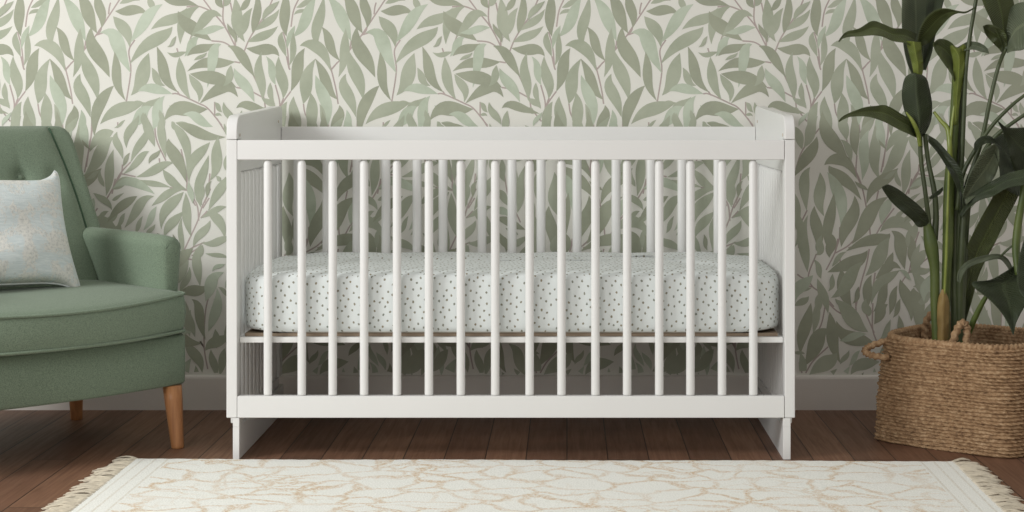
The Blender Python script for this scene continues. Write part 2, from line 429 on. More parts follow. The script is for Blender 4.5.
# wallpaper: one repeat is 265.5 px wide in the frame; leaves are (tip, middle, base, width) in
# the local units of each drawing patch: (x offset, y offset, scale, leaves, twigs)
Z = 134 / 1024
paper = [
 (0, 0, Z, [
  (155,-80,147,110,160,280,84,0),(235,58,300,25,385,-15,42,1),(218,113,265,85,322,70,30,1),(385,-25,310,140,205,285,88,2),
  (165,375,190,270,225,195,44,2),(130,240,122,330,160,435,55,1),(215,245,212,370,180,505,50,1),(105,70,20,165,-85,235,62,1),
  (95,200,-20,275,-140,322,68,1),(105,430,0,378,-150,368,88,0),(447,-30,400,180,402,370,84,1),(472,-30,580,130,655,315,100,2),
  (590,-70,670,90,742,255,100,0),(752,-70,765,70,776,215,78,0),(1070,5,980,-2,915,28,46,1),(1128,105,1000,78,880,85,80,0),
  (865,125,945,215,990,360,92,1),(765,250,895,320,1000,560,112,2),(430,205,490,330,570,465,74,0),(262,350,395,360,500,545,95,1),
  (613,215,605,400,558,590,78,1),(700,200,735,400,838,592,112,0),(645,400,690,560,748,768,102,1),(300,368,245,520,193,700,92,0),
  (382,448,310,640,288,795,100,1),(380,448,460,620,553,762,82,0),(875,395,890,570,960,770,76,0),(100,430,125,600,133,755,86,1),
  (5,430,50,540,78,650,60,2),
 ], [
  [(60,-20),(30,50),(-5,120)],[(262,-25),(215,80),(195,205)],[(925,-20),(840,110),(735,268)],[(845,20),(835,60),(830,110)],
  [(775,210),(765,240),(735,268)],[(735,268),(790,250)],[(1030,305),(985,390),(1000,540),(965,780)],[(735,268),(640,385),(520,510),(510,530)],
  [(655,310),(650,350),(636,390)],[(420,365),(480,460),(535,665),(555,795)],[(160,430),(180,520),(190,530)],[(135,245),(165,360),(180,520)],
  [(548,478),(515,520)]]),
 (0, 60, Z, [
  (38,172,36,250,72,335,46,1),(-30,290,30,325,75,372,50,1),(-20,365,0,385,20,412,36,1),(382,115,450,290,472,510,92,2),
  (345,250,355,400,372,580,92,1),(165,318,120,430,88,580,72,1),(215,278,225,430,240,620,86,1),(413,335,440,430,462,545,44,1),
  (565,345,555,450,495,575,84,0),(614,105,620,250,692,438,92,1),(620,380,628,490,640,610,60,2),(872,195,760,340,722,590,92,0),
  (1110,325,930,375,765,490,104,1),(957,458,920,492,870,520,24,1),
 ], [
  [(75,190),(110,340),(85,470)],[(193,240),(130,330),(95,420)],[(138,290),(115,350)],[(290,335),(300,400),(322,450)],[(0,370),(80,470)],
  [(965,310),(968,340)],[(900,475),(900,520)]]),
 (132.9, 0, Z, [
  (128,-35,140,30,152,92,52,1),(225,-15,350,15,500,45,62,0),(227,32,95,155,-20,325,92,2),(415,60,290,150,138,225,84,1),
  (302,205,170,305,-25,490,102,1),(512,48,390,150,362,338,84,1),(345,85,440,205,602,312,108,0),(682,128,560,135,440,290,84,1),
  (702,212,590,228,470,252,58,2),(505,285,450,340,395,432,68,2),(262,400,340,418,412,395,40,1),(627,333,520,372,415,428,70,0),
  (258,40,320,62,372,80,28,1),(780,472,610,478,415,545,86,0),(675,338,612,430,568,670,82,3),(183,355,235,540,345,705,84,0),
  (355,435,370,590,442,765,80,1),(122,405,75,570,-15,730,112,1),(780,-20,795,150,855,320,90,1),(740,-30,720,0,690,50,60,1),
  (635,-30,655,10,692,62,56,0),(905,-25,860,35,812,82,50,0),(912,60,850,180,800,290,76,1),(945,-80,945,120,915,255,68,0),
  (725,352,835,430,930,590,80,0),(985,395,970,590,992,765,78,1),
 ], [
  [(535,-10),(610,90),(700,200),(775,340),(795,390)],[(695,-10),(688,140),(710,215)],[(745,20),(770,160),(785,375)],
  [(1024,95),(900,280),(840,420)],[(600,312),(700,326),(790,390),(840,430)],[(410,52),(500,48),(600,85)],[(775,472),(820,480)],
  [(335,368),(345,400)],[(450,265),(435,310)]]),
 (132.9, 60, Z, [
  (145,58,180,140,246,197,58,1),(38,240,160,218,302,260,76,3),(210,283,130,335,62,360,50,1),(243,273,185,400,150,540,82,2),
  (80,325,10,350,-60,400,60,1),(145,355,60,425,-30,500,94,2),(276,345,320,372,365,372,30,2),(572,375,390,370,240,462,116,0),
  (385,415,500,448,612,510,76,2),(78,400,92,470,130,560,58,1),(435,105,610,135,792,212,104,0),(428,108,492,200,502,322,68,1),
  (803,285,680,212,512,332,92,0),(750,40,740,120,690,200,60,1),(773,62,845,180,928,322,82,2),(928,285,985,312,1060,322,46,0),
  (790,368,900,352,1080,410,70,0),(622,325,652,360,684,400,38,1),(625,420,650,415,680,430,24,1),(295,470,310,500,330,540,34,1),
  (325,478,400,488,460,512,28,1),(205,380,222,440,240,520,40,1),
 ], [
  [(300,258),(350,262),(500,330),(575,372),(680,500)],[(790,210),(880,228),(1000,290)],[(918,110),(965,210),(1000,290),(1015,385)],
  [(625,320),(625,430)],[(340,240),(360,270)]]),
 (-.5, 120, Z, [
  (-45,40,25,130,47,225,66,1),(165,-30,110,90,58,212,84,1),(160,125,95,270,-15,432,98,0),(200,-70,262,140,392,285,118,0),
  (375,-70,362,50,386,155,80,1),(438,-70,448,120,466,275,78,0),(600,-25,540,60,490,152,60,1),(557,75,520,250,505,460,86,2),
  (603,35,600,250,640,455,90,1),(640,-20,645,110,686,215,72,2),(872,88,785,120,688,245,92,1),(874,128,770,260,642,432,104,1),
  (215,345,335,300,465,450,94,0),(250,348,345,440,500,612,96,0),(872,225,840,400,815,580,76,1),(780,368,650,470,538,642,94,0),
  (183,398,180,560,215,736,90,1),(108,360,62,490,82,695,84,1),(240,398,330,570,345,840,100,2),(900,90,900,180,945,300,60,1),
  (1010,440,930,480,865,530,66,1),(772,378,775,460,802,510,38,1),
 ], [
  [(178,65),(50,230),(0,375)],[(388,150),(402,270),(495,480),(545,705)],[(465,270),(460,400),(498,500)],[(475,-10),(490,100)],
  [(712,55),(682,230),(650,400)],[(940,340),(930,410),(870,510)]]),
 (-.5, 180, Z, [
  (140,198,158,360,170,560,92,0),(290,98,252,320,262,560,86,0),(447,118,412,310,345,512,108,0),(704,128,550,285,428,488,114,0),
  (718,408,610,455,380,545,92,0),(722,138,682,220,655,345,80,2),(642,397,770,318,925,442,92,1),(728,388,800,500,832,685,102,0),
  (90,268,58,500,88,705,84,1),(905,258,850,300,798,330,48,1),(952,98,890,140,860,150,28,1),(835,238,790,262,750,282,36,1),
  (925,328,882,420,868,540,80,1),(-25,80,8,240,0,385,60,1),
 ], [
  [(85,230),(20,380),(20,520)],[(560,330),(570,450)],[(750,215),(650,350),(580,450),(400,520)],[(335,360),(330,450),(300,540)],[(630,80),(605,200)],
  [(885,-10),(860,105)],[(940,395),(900,510)]]),
 (-.5, 240, Z, [
  (195,-40,182,60,153,112,68,1),(250,-60,268,40,255,135,80,0),(345,225,362,360,432,540,100,0),(547,78,430,175,240,247,108,0),
  (512,165,400,310,268,442,104,1),(714,-20,640,120,530,275,110,1),(803,220,700,208,605,300,80,0),(742,92,700,200,602,325,66,0),
  (792,232,660,315,575,495,82,1),(132,145,175,225,192,295,48,1),(210,150,222,250,210,345,44,1),(163,295,208,420,245,560,72,1),
  (577,265,545,390,540,535,76,0),(702,328,660,430,590,550,76,0),(775,348,740,450,715,570,60,0),(795,300,850,440,880,620,92,0),
  (900,365,925,450,968,580,92,0),(888,255,960,350,1050,440,92,1),(1040,212,950,238,862,247,58,1),(1005,75,950,140,883,212,70,1),
  (872,-40,885,70,880,175,60,0),(98,430,50,470,-15,505,56,1),(298,448,345,490,400,530,40,1),(-40,372,40,370,120,365,46,1),
  (190,400,172,480,140,580,60,1),
 ], [
  [(320,-10),(300,90),(230,230)],[(445,0),(390,50),(300,100)],[(155,108),(95,270),(125,355),(200,410),(290,510)],[(-5,335),(125,357)],
  [(10,262),(50,290),(100,300)],[(560,68),(540,180),(500,320),(455,520)],[(920,-10),(880,170),(865,240)],[(1020,130),(870,240),(800,335)],[(860,247),(950,243)],
  [(605,250),(590,350)],[(335,140),(340,180)]]),
 (-.5, 300, 134/858, [
  (96,18,55,180,28,345,82,0),(152,-15,130,100,108,215,50,1),(215,188,130,270,52,425,104,0),(215,75,232,230,285,405,80,0),
  (255,-5,355,110,462,205,104,1),(258,133,360,245,515,288,94,0),(340,320,312,370,283,412,34,1),(262,338,190,405,85,478,100,1),
  (392,328,340,400,245,478,72,1),(535,395,430,410,350,478,80,1),(448,-10,452,60,462,105,58,1),(588,28,540,80,500,155,70,0),
  (57,345,20,338,-20,328,24,1),(52,376,20,378,-10,385,24,1),(452,218,360,235,280,262,48,2),
 ], [
  [(195,5),(260,70),(330,105)],[(190,20),(160,160),(100,250)],[(492,20),(490,180),(520,275)],[(380,-10),(385,70)],[(440,70),(500,210)],
  [(205,300),(110,390),(62,468)],[(20,400),(38,468)]]),
 (66, 120, 166/1024, [
  (355,15,255,75,155,178,82,1),(285,108,220,190,138,315,86,1),(320,28,325,170,357,285,62,1),(450,-30,398,60,373,172,78,1),
  (500,35,465,140,398,262,76,1),(488,-45,508,60,548,165,84,1),(600,-45,590,90,616,235,76,1),(512,193,450,245,352,335,66,1),
  (648,15,728,120,745,300,88,1),(632,115,672,220,742,385,112,0),(665,262,560,300,432,352,82,1),(678,18,810,75,985,105,100,0),
  (735,-20,830,20,955,52,60,1),(888,138,800,230,758,385,96,1),(940,98,930,240,888,375,100,1),(880,218,830,370,832,540,86,1),
  (598,305,650,375,746,428,80,1),(448,368,535,392,648,416,54,1),(548,458,420,385,285,425,84,2),(732,428,620,460,528,530,70,1),
  (302,178,262,330,250,462,76,2),(215,308,200,420,190,560,70,1),(985,350,950,430,878,560,92,1),(100,120,118,150,150,185,26,0),
  (210,310,170,340,125,362,40,1),(100,-20,108,70,122,145,58,2),(925,343,945,365,960,370,40,1),
 ], [
  [(545,-10),(558,120),(616,252)],[(398,260),(335,330),(290,420),(240,505)],[(335,330),(430,350)],[(710,180),(745,350),(748,430),(800,530)],
  [(930,-10),(990,85)],[(888,330),(875,450),(855,510)],[(150,120),(125,290)],[(640,416),(748,434)],[(575,235),(578,262)],[(160,-10),(155,100),(145,140)]]),
 (100, 190, Z, [
  (185,18,100,90,-12,215,76,0),(285,47,180,112,55,250,86,0),(414,47,295,128,188,290,92,1),(655,8,510,38,380,115,76,1),
  (640,15,530,120,468,300,102,1),(655,22,662,180,697,358,84,1),(633,165,552,250,490,360,88,1),(627,212,618,350,632,510,50,1),
  (432,125,392,210,330,310,62,2),(192,175,165,230,120,290,44,1),(328,198,295,270,270,330,44,1),(760,-70,765,30,780,115,80,1),
  (912,-50,905,50,826,142,94,1),(842,232,780,325,712,435,76,1),(968,128,880,155,772,215,58,1),(818,162,900,225,955,370,90,1),
  (1010,362,900,395,775,402,74,1),(785,420,772,470,735,540,50,1),(805,485,900,498,990,525,42,1),
 ], [
  [(845,-10),(780,130),(745,240),(690,360),(620,510)],[(668,5),(740,110),(755,235)],[(800,398),(690,450),(625,515)],[(835,60),(785,140)],
  [(820,160),(770,215)],[(790,485),(700,500)]]),
 (170, 240, 64/234, [
  (116,12,98,90,110,168,36,1),(210,100,165,75,122,45,30,1),(138,165,90,185,30,200,42,0),(72,98,58,150,38,190,26,1),
  (198,118,150,160,130,225,46,2),(80,216,108,270,130,365,36,0),(172,175,168,260,140,335,40,2),(76,255,74,300,92,355,30,1),
  (202,205,188,270,158,315,32,1),(212,343,170,372,128,405,42,1),(55,368,92,420,118,485,40,1),(165,325,168,365,172,395,30,1),
  (202,395,192,440,180,500,30,1),(150,400,160,450,168,505,30,1),(225,270,215,330,212,390,30,1),(250,120,240,180,225,240,34,1),
 ], [
  [(110,25),(60,60),(22,112)],[(105,75),(60,70),(38,82)],[(150,180),(130,260),(125,390),(142,492)],[(125,390),(110,370),(128,400)]]),
 (234.5, 155, 160/819, [
  (128,55,102,190,88,295,46,1),(8,15,10,80,28,140,36,1),(-15,180,15,210,42,262,40,1),(-30,325,50,345,130,382,46,0),
  (-5,395,22,445,30,495,42,0),(150,410,90,450,40,445,36,1),(-20,270,10,285,50,320,40,2),(170,300,180,380,150,470,40,1),
 ], [[(20,90),(40,200),(70,270),(105,345)]]),
]
leaves, twigs = [], []
for ox, oy, s, ls, ts in paper:
    for (x0, y0, x1, y1, x2, y2, w, k) in ls:
        w *= ({166/1024: 0.72}.get(s, 1.03) if not (ox == 100) else 0.88)
        leaves.append((ox + x0*s, oy + y0*s, ox + x1*s, oy + y1*s, ox + x2*s, oy + y2*s, w*s, k))
    for t_ in ts:
        twigs.append([(ox + x*s, oy + y*s) for x, y in t_])
def shifted(lo, x0, x1, y0, y1, dx, dy):
    return [(a+dx, b+dy, c+dx, d+dy, e+dx, f+dy, w, k) for (a, b, c, d, e, f, w, k) in lo if x0 < c < x1 and y0 < d < y1]
leaves += shifted(list(leaves), 42, 92, 30, 130, 92, 236)
leaves += shifted(list(leaves), 4, 60, 250, 375, 122, -2) + shifted(list(leaves), 196, 236, 262, 375, -78, 0)
leaves += shifted(list(leaves), 180, 215, 250, 375, 58, 3)

def dedupe(lo):
    out = []
    for l in lo:
        cx, cy = l[2] % 265.5, l[3]
        an = math.atan2(l[5] - l[1], l[4] - l[0])
        ok = True
        for m in out:
            dx = abs(m[2] % 265.5 - cx); dx = min(dx, 265.5 - dx)
            if math.hypot(dx, m[3] - cy) < 8.5:
                da = abs((math.atan2(m[5] - m[1], m[4] - m[0]) - an + math.pi / 2) % math.pi - math.pi / 2)
                if da < math.radians(32): ok = False; break
        if ok: out.append(l)
    return out
leaves = dedupe(leaves)
# fill what is left bare with more leaves
def centre(l, n=7):
    x0, y0, x1, y1, x2, y2 = l[:6]
    cx, cy = 2*x1 - (x0 + x2)/2, 2*y1 - (y0 + y2)/2
    return [((1-t)**2*x0 + 2*t*(1-t)*cx + t*t*x2, (1-t)**2*y0 + 2*t*(1-t)*cy + t*t*y2, 0.5 * l[6] * math.sin(math.pi * t))
            for t in ((k + 0.5) / n for k in range(n))]
occ = [c for l in leaves for c in centre(l)]
rf = random.Random(11)
for trial in range(9000):
    L = rf.uniform(24, 44) if trial < 5000 else rf.uniform(14, 26)
    x, y = rf.uniform(0, 265.5), rf.uniform(6, 384)
    an = math.radians(-90 + rf.choice((-1, 1)) * rf.uniform(8, 62))
    w_ = L * rf.uniform(0.25, 0.33)
    bx, by = x - math.cos(an) * L / 2, y - math.sin(an) * L / 2
    tx_, ty_ = x + math.cos(an) * L / 2, y + math.sin(an) * L / 2
    bend = rf.uniform(-0.12, 0.12) * L
    cand = (tx_, ty_, x - math.sin(an) * bend, y + math.cos(an) * bend, bx, by, w_, rf.choice((0, 1, 1, 2)))
    ok = True
    for px_, py_, r1 in centre(cand):
        for qx, qy, r2 in occ:
            dx = abs(px_ - qx) % 265.5; dx = min(dx, 265.5 - dx)
            if dx < 16 and abs(py_ - qy) < 16 and dx * dx + (py_ - qy) ** 2 < (0.88 * (r1 + r2) + 1.2) ** 2:
                ok = False; break
        if not ok: break
    if ok:
        leaves.append(cand); occ += centre(cand)
bm = bmesh.new()
box(bm, -3.0, 3.0, WY, WY + 0.1, 0, 2.6)
for f in bm.faces: f.material_index = 0
DW = 4.9
PXM = F / DW
def wall_pt(u, v, dy):
    return ((u - VX) / PXM, WY - dy, CAMZ - (v - VY) / PXM)
def strip(bm, cs, ws, ox, oy, dy, mi):
    n = len(cs)
    L, R = [], []
    for i in range(n):
        a = cs[max(i - 1, 0)]; b = cs[min(i + 1, n - 1)]
        tx, ty = b[0] - a[0], b[1] - a[1]
        q = math.hypot(tx, ty) or 1
        nx, ny = -ty / q, tx / q
        L.append(bm.verts.new(wall_pt(cs[i][0] + nx*ws[i] + ox, cs[i][1] + ny*ws[i] + oy, dy)))
        R.append(bm.verts.new(wall_pt(cs[i][0] - nx*ws[i] + ox, cs[i][1] - ny*ws[i] + oy, dy)))
    for i in range(n - 1):
        f = bm.faces.new((L[i], L[i+1], R[i+1], R[i])); f.material_index = mi
ztop = 2.6
rs = random.Random(3)
SB = [rs.uniform(0.04, 0.17) * rs.choice((-1, 1)) for _ in range(29)]
for ty in (0, -1, -2):
    for tx in range(-2, 6):
        ox, oy = tx * 265.5, ty * 375.0 
        if ty == 0: pass
        for i, tw in enumerate(twigs):
            c = spline(tw, 5)
            if any(oy + y > 372 or CAMZ - (oy + y - VY) / PXM > ztop for x, y in c): 
                c = [p for p in c if oy + p[1] <= 374 and CAMZ - (oy + p[1] - VY) / PXM < ztop]
            if len(c) < 2: continue
            strip(bm, c, [0.72] * len(c), ox, oy, 0.00008 + 0.000001 * i, 4)
        for i, (x0, y0, x1, y1, x2, y2, w, k) in enumerate(leaves):
            cx, cy = 2*x1 - (x0 + x2)/2, 2*y1 - (y0 + y2)/2
            cs, ws = [], []
            N = 12
            for j in range(N + 1):
                t = j / N
                # a slight double bend, different on every leaf
                sb = math.sin(2 * math.pi * t) * SB[i % 29] * w
                q_ = math.hypot(x2 - x0, y2 - y0) or 1
                cs.append(((1-t)**2*x0 + 2*t*(1-t)*cx + t*t*x2 - (y2 - y0) / q_ * sb, (1-t)**2*y0 + 2*t*(1-t)*cy + t*t*y2 + (x2 - x0) / q_ * sb))
                ws.append(0.5 * w * 0.95 * (math.sin(math.pi * t ** 1.0)) ** 1.0 if 0 < t < 1 else 0.05)
            if ty < 0 and max(y0, y1, y2) > 366: continue
            keep = [j for j in range(N + 1) if oy + cs[j][1] + ws[j] < 376 and CAMZ - (oy + cs[j][1] - ws[j] - VY) / PXM < ztop]
            if len(keep) < 2: continue
            a, b = keep[0], keep[-1]
            mi = {0: 1, 1: 2, 2: 3, 3: 3}[k]
            strip(bm, cs[a:b+1], ws[a:b+1], ox, oy, 0.0002 + 0.000004 * i, mi)
tag(obj('wall_back', bm, [M['paper'], M['pl0'], M['pl1'], M['pl2'], M['pstem']], recalc=False),
    'wall papered with trailing sage green willow leaves', kind='structure')

# ------------------------------------------------------------------ rug
RX0, RX1, RY0, RY1 = -1.050, 0.918, -1.45, -0.044
rug = empty('rug', ((RX0 + RX1) / 2, (RY0 + RY1) / 2, 0), math.radians(-0.8))
tag(rug, 'cream rug with beige vein pattern and fringed ends on the wooden floor', 'rug')
hx, hy = (RX1 - RX0) / 2, (RY1 - RY0) / 2
bm = bmesh.new()
nx, ny = 160, 110
grid = []
for j in range(ny + 1):
    row = []
    for i in range(nx + 1):
        x = -hx + 2 * hx * i / nx; y = -hy + 2 * hy * j / ny
        if j == ny: y += 0.0018 * math.sin(i * 1.7) 
        z = 0.0085 + 0.0006 * math.sin(x * 9 + y * 5) + random.uniform(-.0002, .0002)
        row.append(bm.verts.new((x, y, z)))
    grid.append(row)
for j in range(ny):
    for i in range(nx):
        bm.faces.new((grid[j][i], grid[j][i+1], grid[j+1][i+1], grid[j+1][i]))
rim = [grid[0][i] for i in range(nx + 1)] + [grid[j][nx] for j in range(1, ny + 1)] + \
      [grid[ny][i] for i in range(nx - 1, -1, -1)] + [grid[j][0] for j in range(ny - 1, 0, -1)]
low = [bm.verts.new((v.co.x, v.co.y, 0.0)) for v in rim]
for i in range(len(rim)):
    j = (i + 1) % len(rim)
    bm.faces.new((rim[i], low[i], low[j], rim[j]))
obj('pile', bm, M['rug'], rug, smooth=False)
for s in (-1, 1):
    bm = bmesh.new()
    y = hy + 0.012
    k = 0
    while y > -hy:
        base = Vector((s * (hx - 0.004), min(y, hy), 0.006))
        corner = max(0, (y - (hy - 0.06)) / 0.06)
        ang0 = random.uniform(-0.30, 0.30) + corner * 0.6
        ln0 = random.uniform(0.052, 0.074)
        hump = random.uniform(0.002, 0.006)
        for q in range(5):
            ln = ln0 * random.uniform(0.85, 1.1)
            ang = ang0 + random.uniform(-0.10, 0.10)
            dx, dyy = math.cos(ang) * ln * s, math.sin(ang) * ln
            wv = random.uniform(-0.004, 0.004)
            sp_ = (q - 2) * 0.0024
            pts = []
            for h in range(8):
                t = h / 7
                pinch = 1 - 0.55 * math.sin(min(1, t * 1.6) * math.pi) if t < 0.6 else 1.0 + (t - 0.6) * 0.9
                pts.append(base + Vector((dx * t, dyy * t + wv * math.sin(t * 6) + sp_ * pinch, hump * math.sin(t * math.pi) * 0.9 - 0.0035 * t + 0.0012 * (q % 2))))
            tube(bm, pts, [0.0014, 0.0016, 0.0018, 0.0016, 0.0015, 0.0016, 0.0015, 0.0009], 5)
        y -= random.uniform(0.0095, 0.0135)
        k += 1
    fo = obj('fringe', bm, M['fringe'], rug, smooth=True)
    fo['kind'] = 'stuff'
    fo['label'] = 'curled cream yarn fringe'

# ------------------------------------------------------------------ crib
CX0, CX1, XI0, XI1 = -0.829, 0.555, -0.803, 0.530
YB = 0.668
crib = empty('crib', (-0.135, 0.33, 0))
tag(crib, 'white wooden baby crib with round slats against the papered wall', 'crib')
def cpart(name, bm, mat=None, parent=None, **kw):
    p = parent or crib
    off = Vector((-0.135, 0.33, 0))
    bmesh.ops.translate(bm, verts=bm.verts[:], vec=-off)
    return obj(name, bm, mat or M['white'], p, **kw)
def slat(bm, x, y, z0, z1, rx=0.0118, ry=0.0118, n=16):
    rows = []
    prof = [(z0, .97), (z0 + .004, 1), (z0 + .010, 1), (z1 - .012, 1), (z1 - .005, .85), (z1, .5)]
    for z, k in prof:
        rows.append([(x + rx*k*math.cos(a), y + ry*k*math.sin(a), z) for a in (2*math.pi*i/n for i in range(n))])
    loft(bm, rows)
FR = ('top_rail', 0.778, 0.730), ('bottom_rail', 0.155, 0.102)
for nm, z1, z0 in FR:
    bm = bmesh.new(); box(bm, XI0 + .0006, XI1 - .0006, -0.001, 0.022, z0, z1)
    cpart(nm, bm, bevel=0.0022)
for px in (267, 301, 332, 363.5, 396.5, 428.5, 460.5, 495, 529.5, 561.5, 595.5, 627.3, 659.5, 690.8, 722.5, 753.8):
    bm = bmesh.new(); slat(bm, (px - VX) / 411 , 0.0125, 0.1555, 0.7295, 0.0105, 0.0095)
    cpart('slat', bm, smooth=True)
bm = bmesh.new(); box(bm, XI0 + .0006, XI1 - .0006, YB - 0.024, YB - 0.001, 0.745, 0.803)
cpart('back_top_rail', bm, bevel=0.0022)
bm = bmesh.new(); box(bm, XI0 + .0006, XI1 - .0006, YB - 0.024, YB - 0.001, 0.2955, 0.345)
cpart('back_lower_rail', bm, bevel=0.0022)
for px in (298, 327, 357, 386, 417, 443, 482, 512, 541, 577, 616, 651, 682, 718):
    d = 4.2 + YB - 0.0125
    bm = bmesh.new(); slat(bm, (px - VX) * d / F, YB - 0.0125, 0.3455, 0.7445, 0.0128, 0.0095)
    cpart('slat', bm, smooth=True)
# end panels
for side, (xa, xb, la, lb) in (('left', (CX0, XI0, -0.8135, -0.7975)), ('right', (XI1, CX1, 0.526, 0.5445))):
    bm = bmesh.new()
    box(bm, xa, xb, 0.0, 0.048, 0.102, 0.7785)
    ep = cpart('end_panel', bm, bevel=0.002)
    # curved head board over the panel
    bm = bmesh.new()
    prof = [(0.0, 0.7795), (0.0, 0.800), (0.004, 0.815), (0.013, 0.827), (0.028, 0.8355), (0.05, 0.839), (0.2, 0.8445),
            (0.4, 0.851), (0.55, 0.857), (0.635, 0.8605), (0.655, 0.857), (0.665, 0.848), (YB, 0.836), (YB, 0.700), (0.05, 0.700), (0.05, 0.7795)]
    ra = [bm.verts.new((xa, y, z)) for y, z in prof]
    rb = [bm.verts.new((xb, y, z)) for y, z in prof]
    bm.faces.new(ra); bm.faces.new(rb[::-1])
    for i in range(len(prof)):
        j = (i + 1) % len(prof)
        bm.faces.new((ra[i], rb[i], rb[j], ra[j]))
    cpart('headboard_cap', bm, parent=ep, bevel=0.0022)
    bm = bmesh.new(); box(bm, xa, xb, YB - 0.045, YB, 0.102, 0.6995)
    cpart('rear_post', bm, parent=ep, bevel=0.002)
    bm = bmesh.new(); box(bm, xa + .001, xb - .001, 0.0485, YB - 0.0455, 0.080, 0.105)
    cpart('end_rail', bm, parent=ep, bevel=0.002)
    bm = bmesh.new()
    # foot board: a solid board with the two feet at its ends
    box(bm, la, lb, 0.001, YB - 0.012, 0.0, 0.1015 if False else 0.0795)
    box(bm, la, lb, 0.001, 0.0475, 0.0795, 0.1015)
    cpart('foot_board', bm, parent=ep, bevel=0.0012)
    ns = 11
    for i in range(ns):
        y = 0.0485 + (YB - 0.0455 - 0.0485) * (i + 0.5) / ns
        bm = bmesh.new(); slat(bm, (xa + xb) / 2, y, 0.1055, 0.6995, 0.0095, 0.0165, 12)
        cpart('slat', bm, parent=ep, smooth=True)
    # small screw caps on the inner face
    xi = xb if side == 'left' else xa
    sg = 1 if side == 'left' else -1
    for y, z in ((0.035, 0.790), (0.60, 0.818)):
        bm = bmesh.new()
        rows = [[(xi + sg * h, y + r_ * math.cos(a), z + r_ * math.sin(a)) for a in (2*math.pi*k/14 for k in range(14))]
                for h, r_ in ((0.0002, 0.0045), (0.0012, 0.0042), (0.0016, 0.003))]
        loft(bm, rows)
        cpart('screw_cap', bm, M['board'], parent=ep, smooth=True)
bm = bmesh.new()
box(bm, XI0 + .001, XI1 - .001, 0.026, YB - 0.026, 0.2815, 0.2950)
cpart('mattress_support', bm, bevel=0.001)
bm = bmesh.new()
box(bm, XI0 + .012, XI1 - .012, 0.040, YB - 0.034, 0.2955, 0.303)
cpart('support_pad', bm, M['paddk'])

# mattress with its fitted sheet
MX0, MX1, MY0, MY1, MZ0, MZ1 = -0.8005, 0.5275, 0.0285, 0.628, 0.3035, 0.446
mat_o = empty('crib_mattress', ((MX0 + MX1) / 2, (MY0 + MY1) / 2, MZ0))
tag(mat_o, 'crib mattress in white fitted sheet with small dark flecks', 'mattress')
def rrect(hx, hy, r, n=10, m=40):
    pts = []
    for cx, cy, a0 in ((hx - r, hy - r, 0), (-hx + r, hy - r, 90), (-hx + r, -hy + r, 180), (hx - r, -hy + r, 270)):
        for i in range(n + 1):
            a = math.radians(a0 + 90 * i / n)
            pts.append((cx + r * math.cos(a), cy + r * math.sin(a)))
    out = []
    for i in range(len(pts)):
        a, b = pts[i], pts[(i + 1) % len(pts)]
        L = math.hypot(b[0] - a[0], b[1] - a[1])
        k = max(1, int(L / 0.012))
        for q in range(k): out.append((a[0] + (b[0] - a[0]) * q / k, a[1] + (b[1] - a[1]) * q / k))
    return out
mhx, mhy = (MX1 - MX0) / 2, (MY1 - MY0) / 2
H = MZ1 - MZ0
bm = bmesh.new()
uvl = bm.loops.layers.uv.new('UVMap')
prof = [(0.035, 0.002), (0.016, 0.0), (0.005, 0.005), (0.001, 0.018), (0.0, 0.04), (0.0, 0.09), (0.0, 0.124), (0.0015, 0.135), (0.005, 0.142), (0.013, 0.1465), (0.04, 0.1515), (0.1, 0.1560), (0.17, 0.158), (0.24, 0.1585)]
base_out = rrect(mhx, mhy, 0.075)
rows = []
nb = len(base_out)
for ins, z in prof:
    fx, fy = (mhx - ins) / mhx, (mhy - ins) / mhy
    row = []
    for i, (x, y) in enumerate(base_out):
        wob = 0.0012 * math.sin(i * 0.21 + z * 30) + 0.0008 * math.sin(i * 0.53)
        crn = max(0, abs(x) / mhx - 0.86) / 0.14 * max(0, abs(y) / mhy - 0.6) / 0.4
        zz = z - (0.010 * crn if z > 0.12 else 0) + (0.007 * crn if z < 0.01 else 0)
        row.append(bm.verts.new((x * fx, y * fy, max(0.0003, zz + (wob if 0.1 < z else 0)))))
    rows.append(row)
per = [0]
for i in range(nb):
    a, b = base_out[i], base_out[(i + 1) % nb]
    per.append(per[-1] + math.hypot(b[0] - a[0], b[1] - a[1]))
for r_i in range(len(rows) - 1):
    A, B = rows[r_i], rows[r_i + 1]
    for i in range(nb):
        j = (i + 1) % nb
        f = bm.faces.new((A[i], A[j], B[j], B[i]))
        for lp, k, ro in zip(f.loops, (i, i + 1, i + 1, i), (r_i, r_i, r_i + 1, r_i + 1)):
            if r_i >= 8:
                lp[uvl].uv = (lp.vert.co.x + 3, lp.vert.co.y + 3)
            else:
                lp[uvl].uv = (per[k], prof[ro][1])
for f_ in (bm.faces.new(rows[-1]), bm.faces.new(rows[0])):
    for lp in f_.loops: lp[uvl].uv = (lp.vert.co.x + 3, lp.vert.co.y + 3)
obj('fitted_sheet', bm, M['sheet'], mat_o, smooth=True)
# gathered elastic hem under the four corners
bm = bmesh.new()
hem = []
for i, (x, y) in enumerate(rrect(mhx - 0.010, mhy - 0.012, 0.068)):
    crn = max(0, abs(x) / mhx - 0.8) / 0.2 * max(0, abs(y) / mhy - 0.5) / 0.5
    g = 0.0035 * crn * math.sin(i * 1.9)
    q = math.hypot(x, y)
    hem.append((x * (1 + g / q), y * (1 + g / q), 0.0045 + 0.010 * crn + 0.5 * g))
tube(bm, hem, 0.0038, 8, closed=True)
obj('elastic_hem', bm, M['hem'], mat_o, smooth=True)

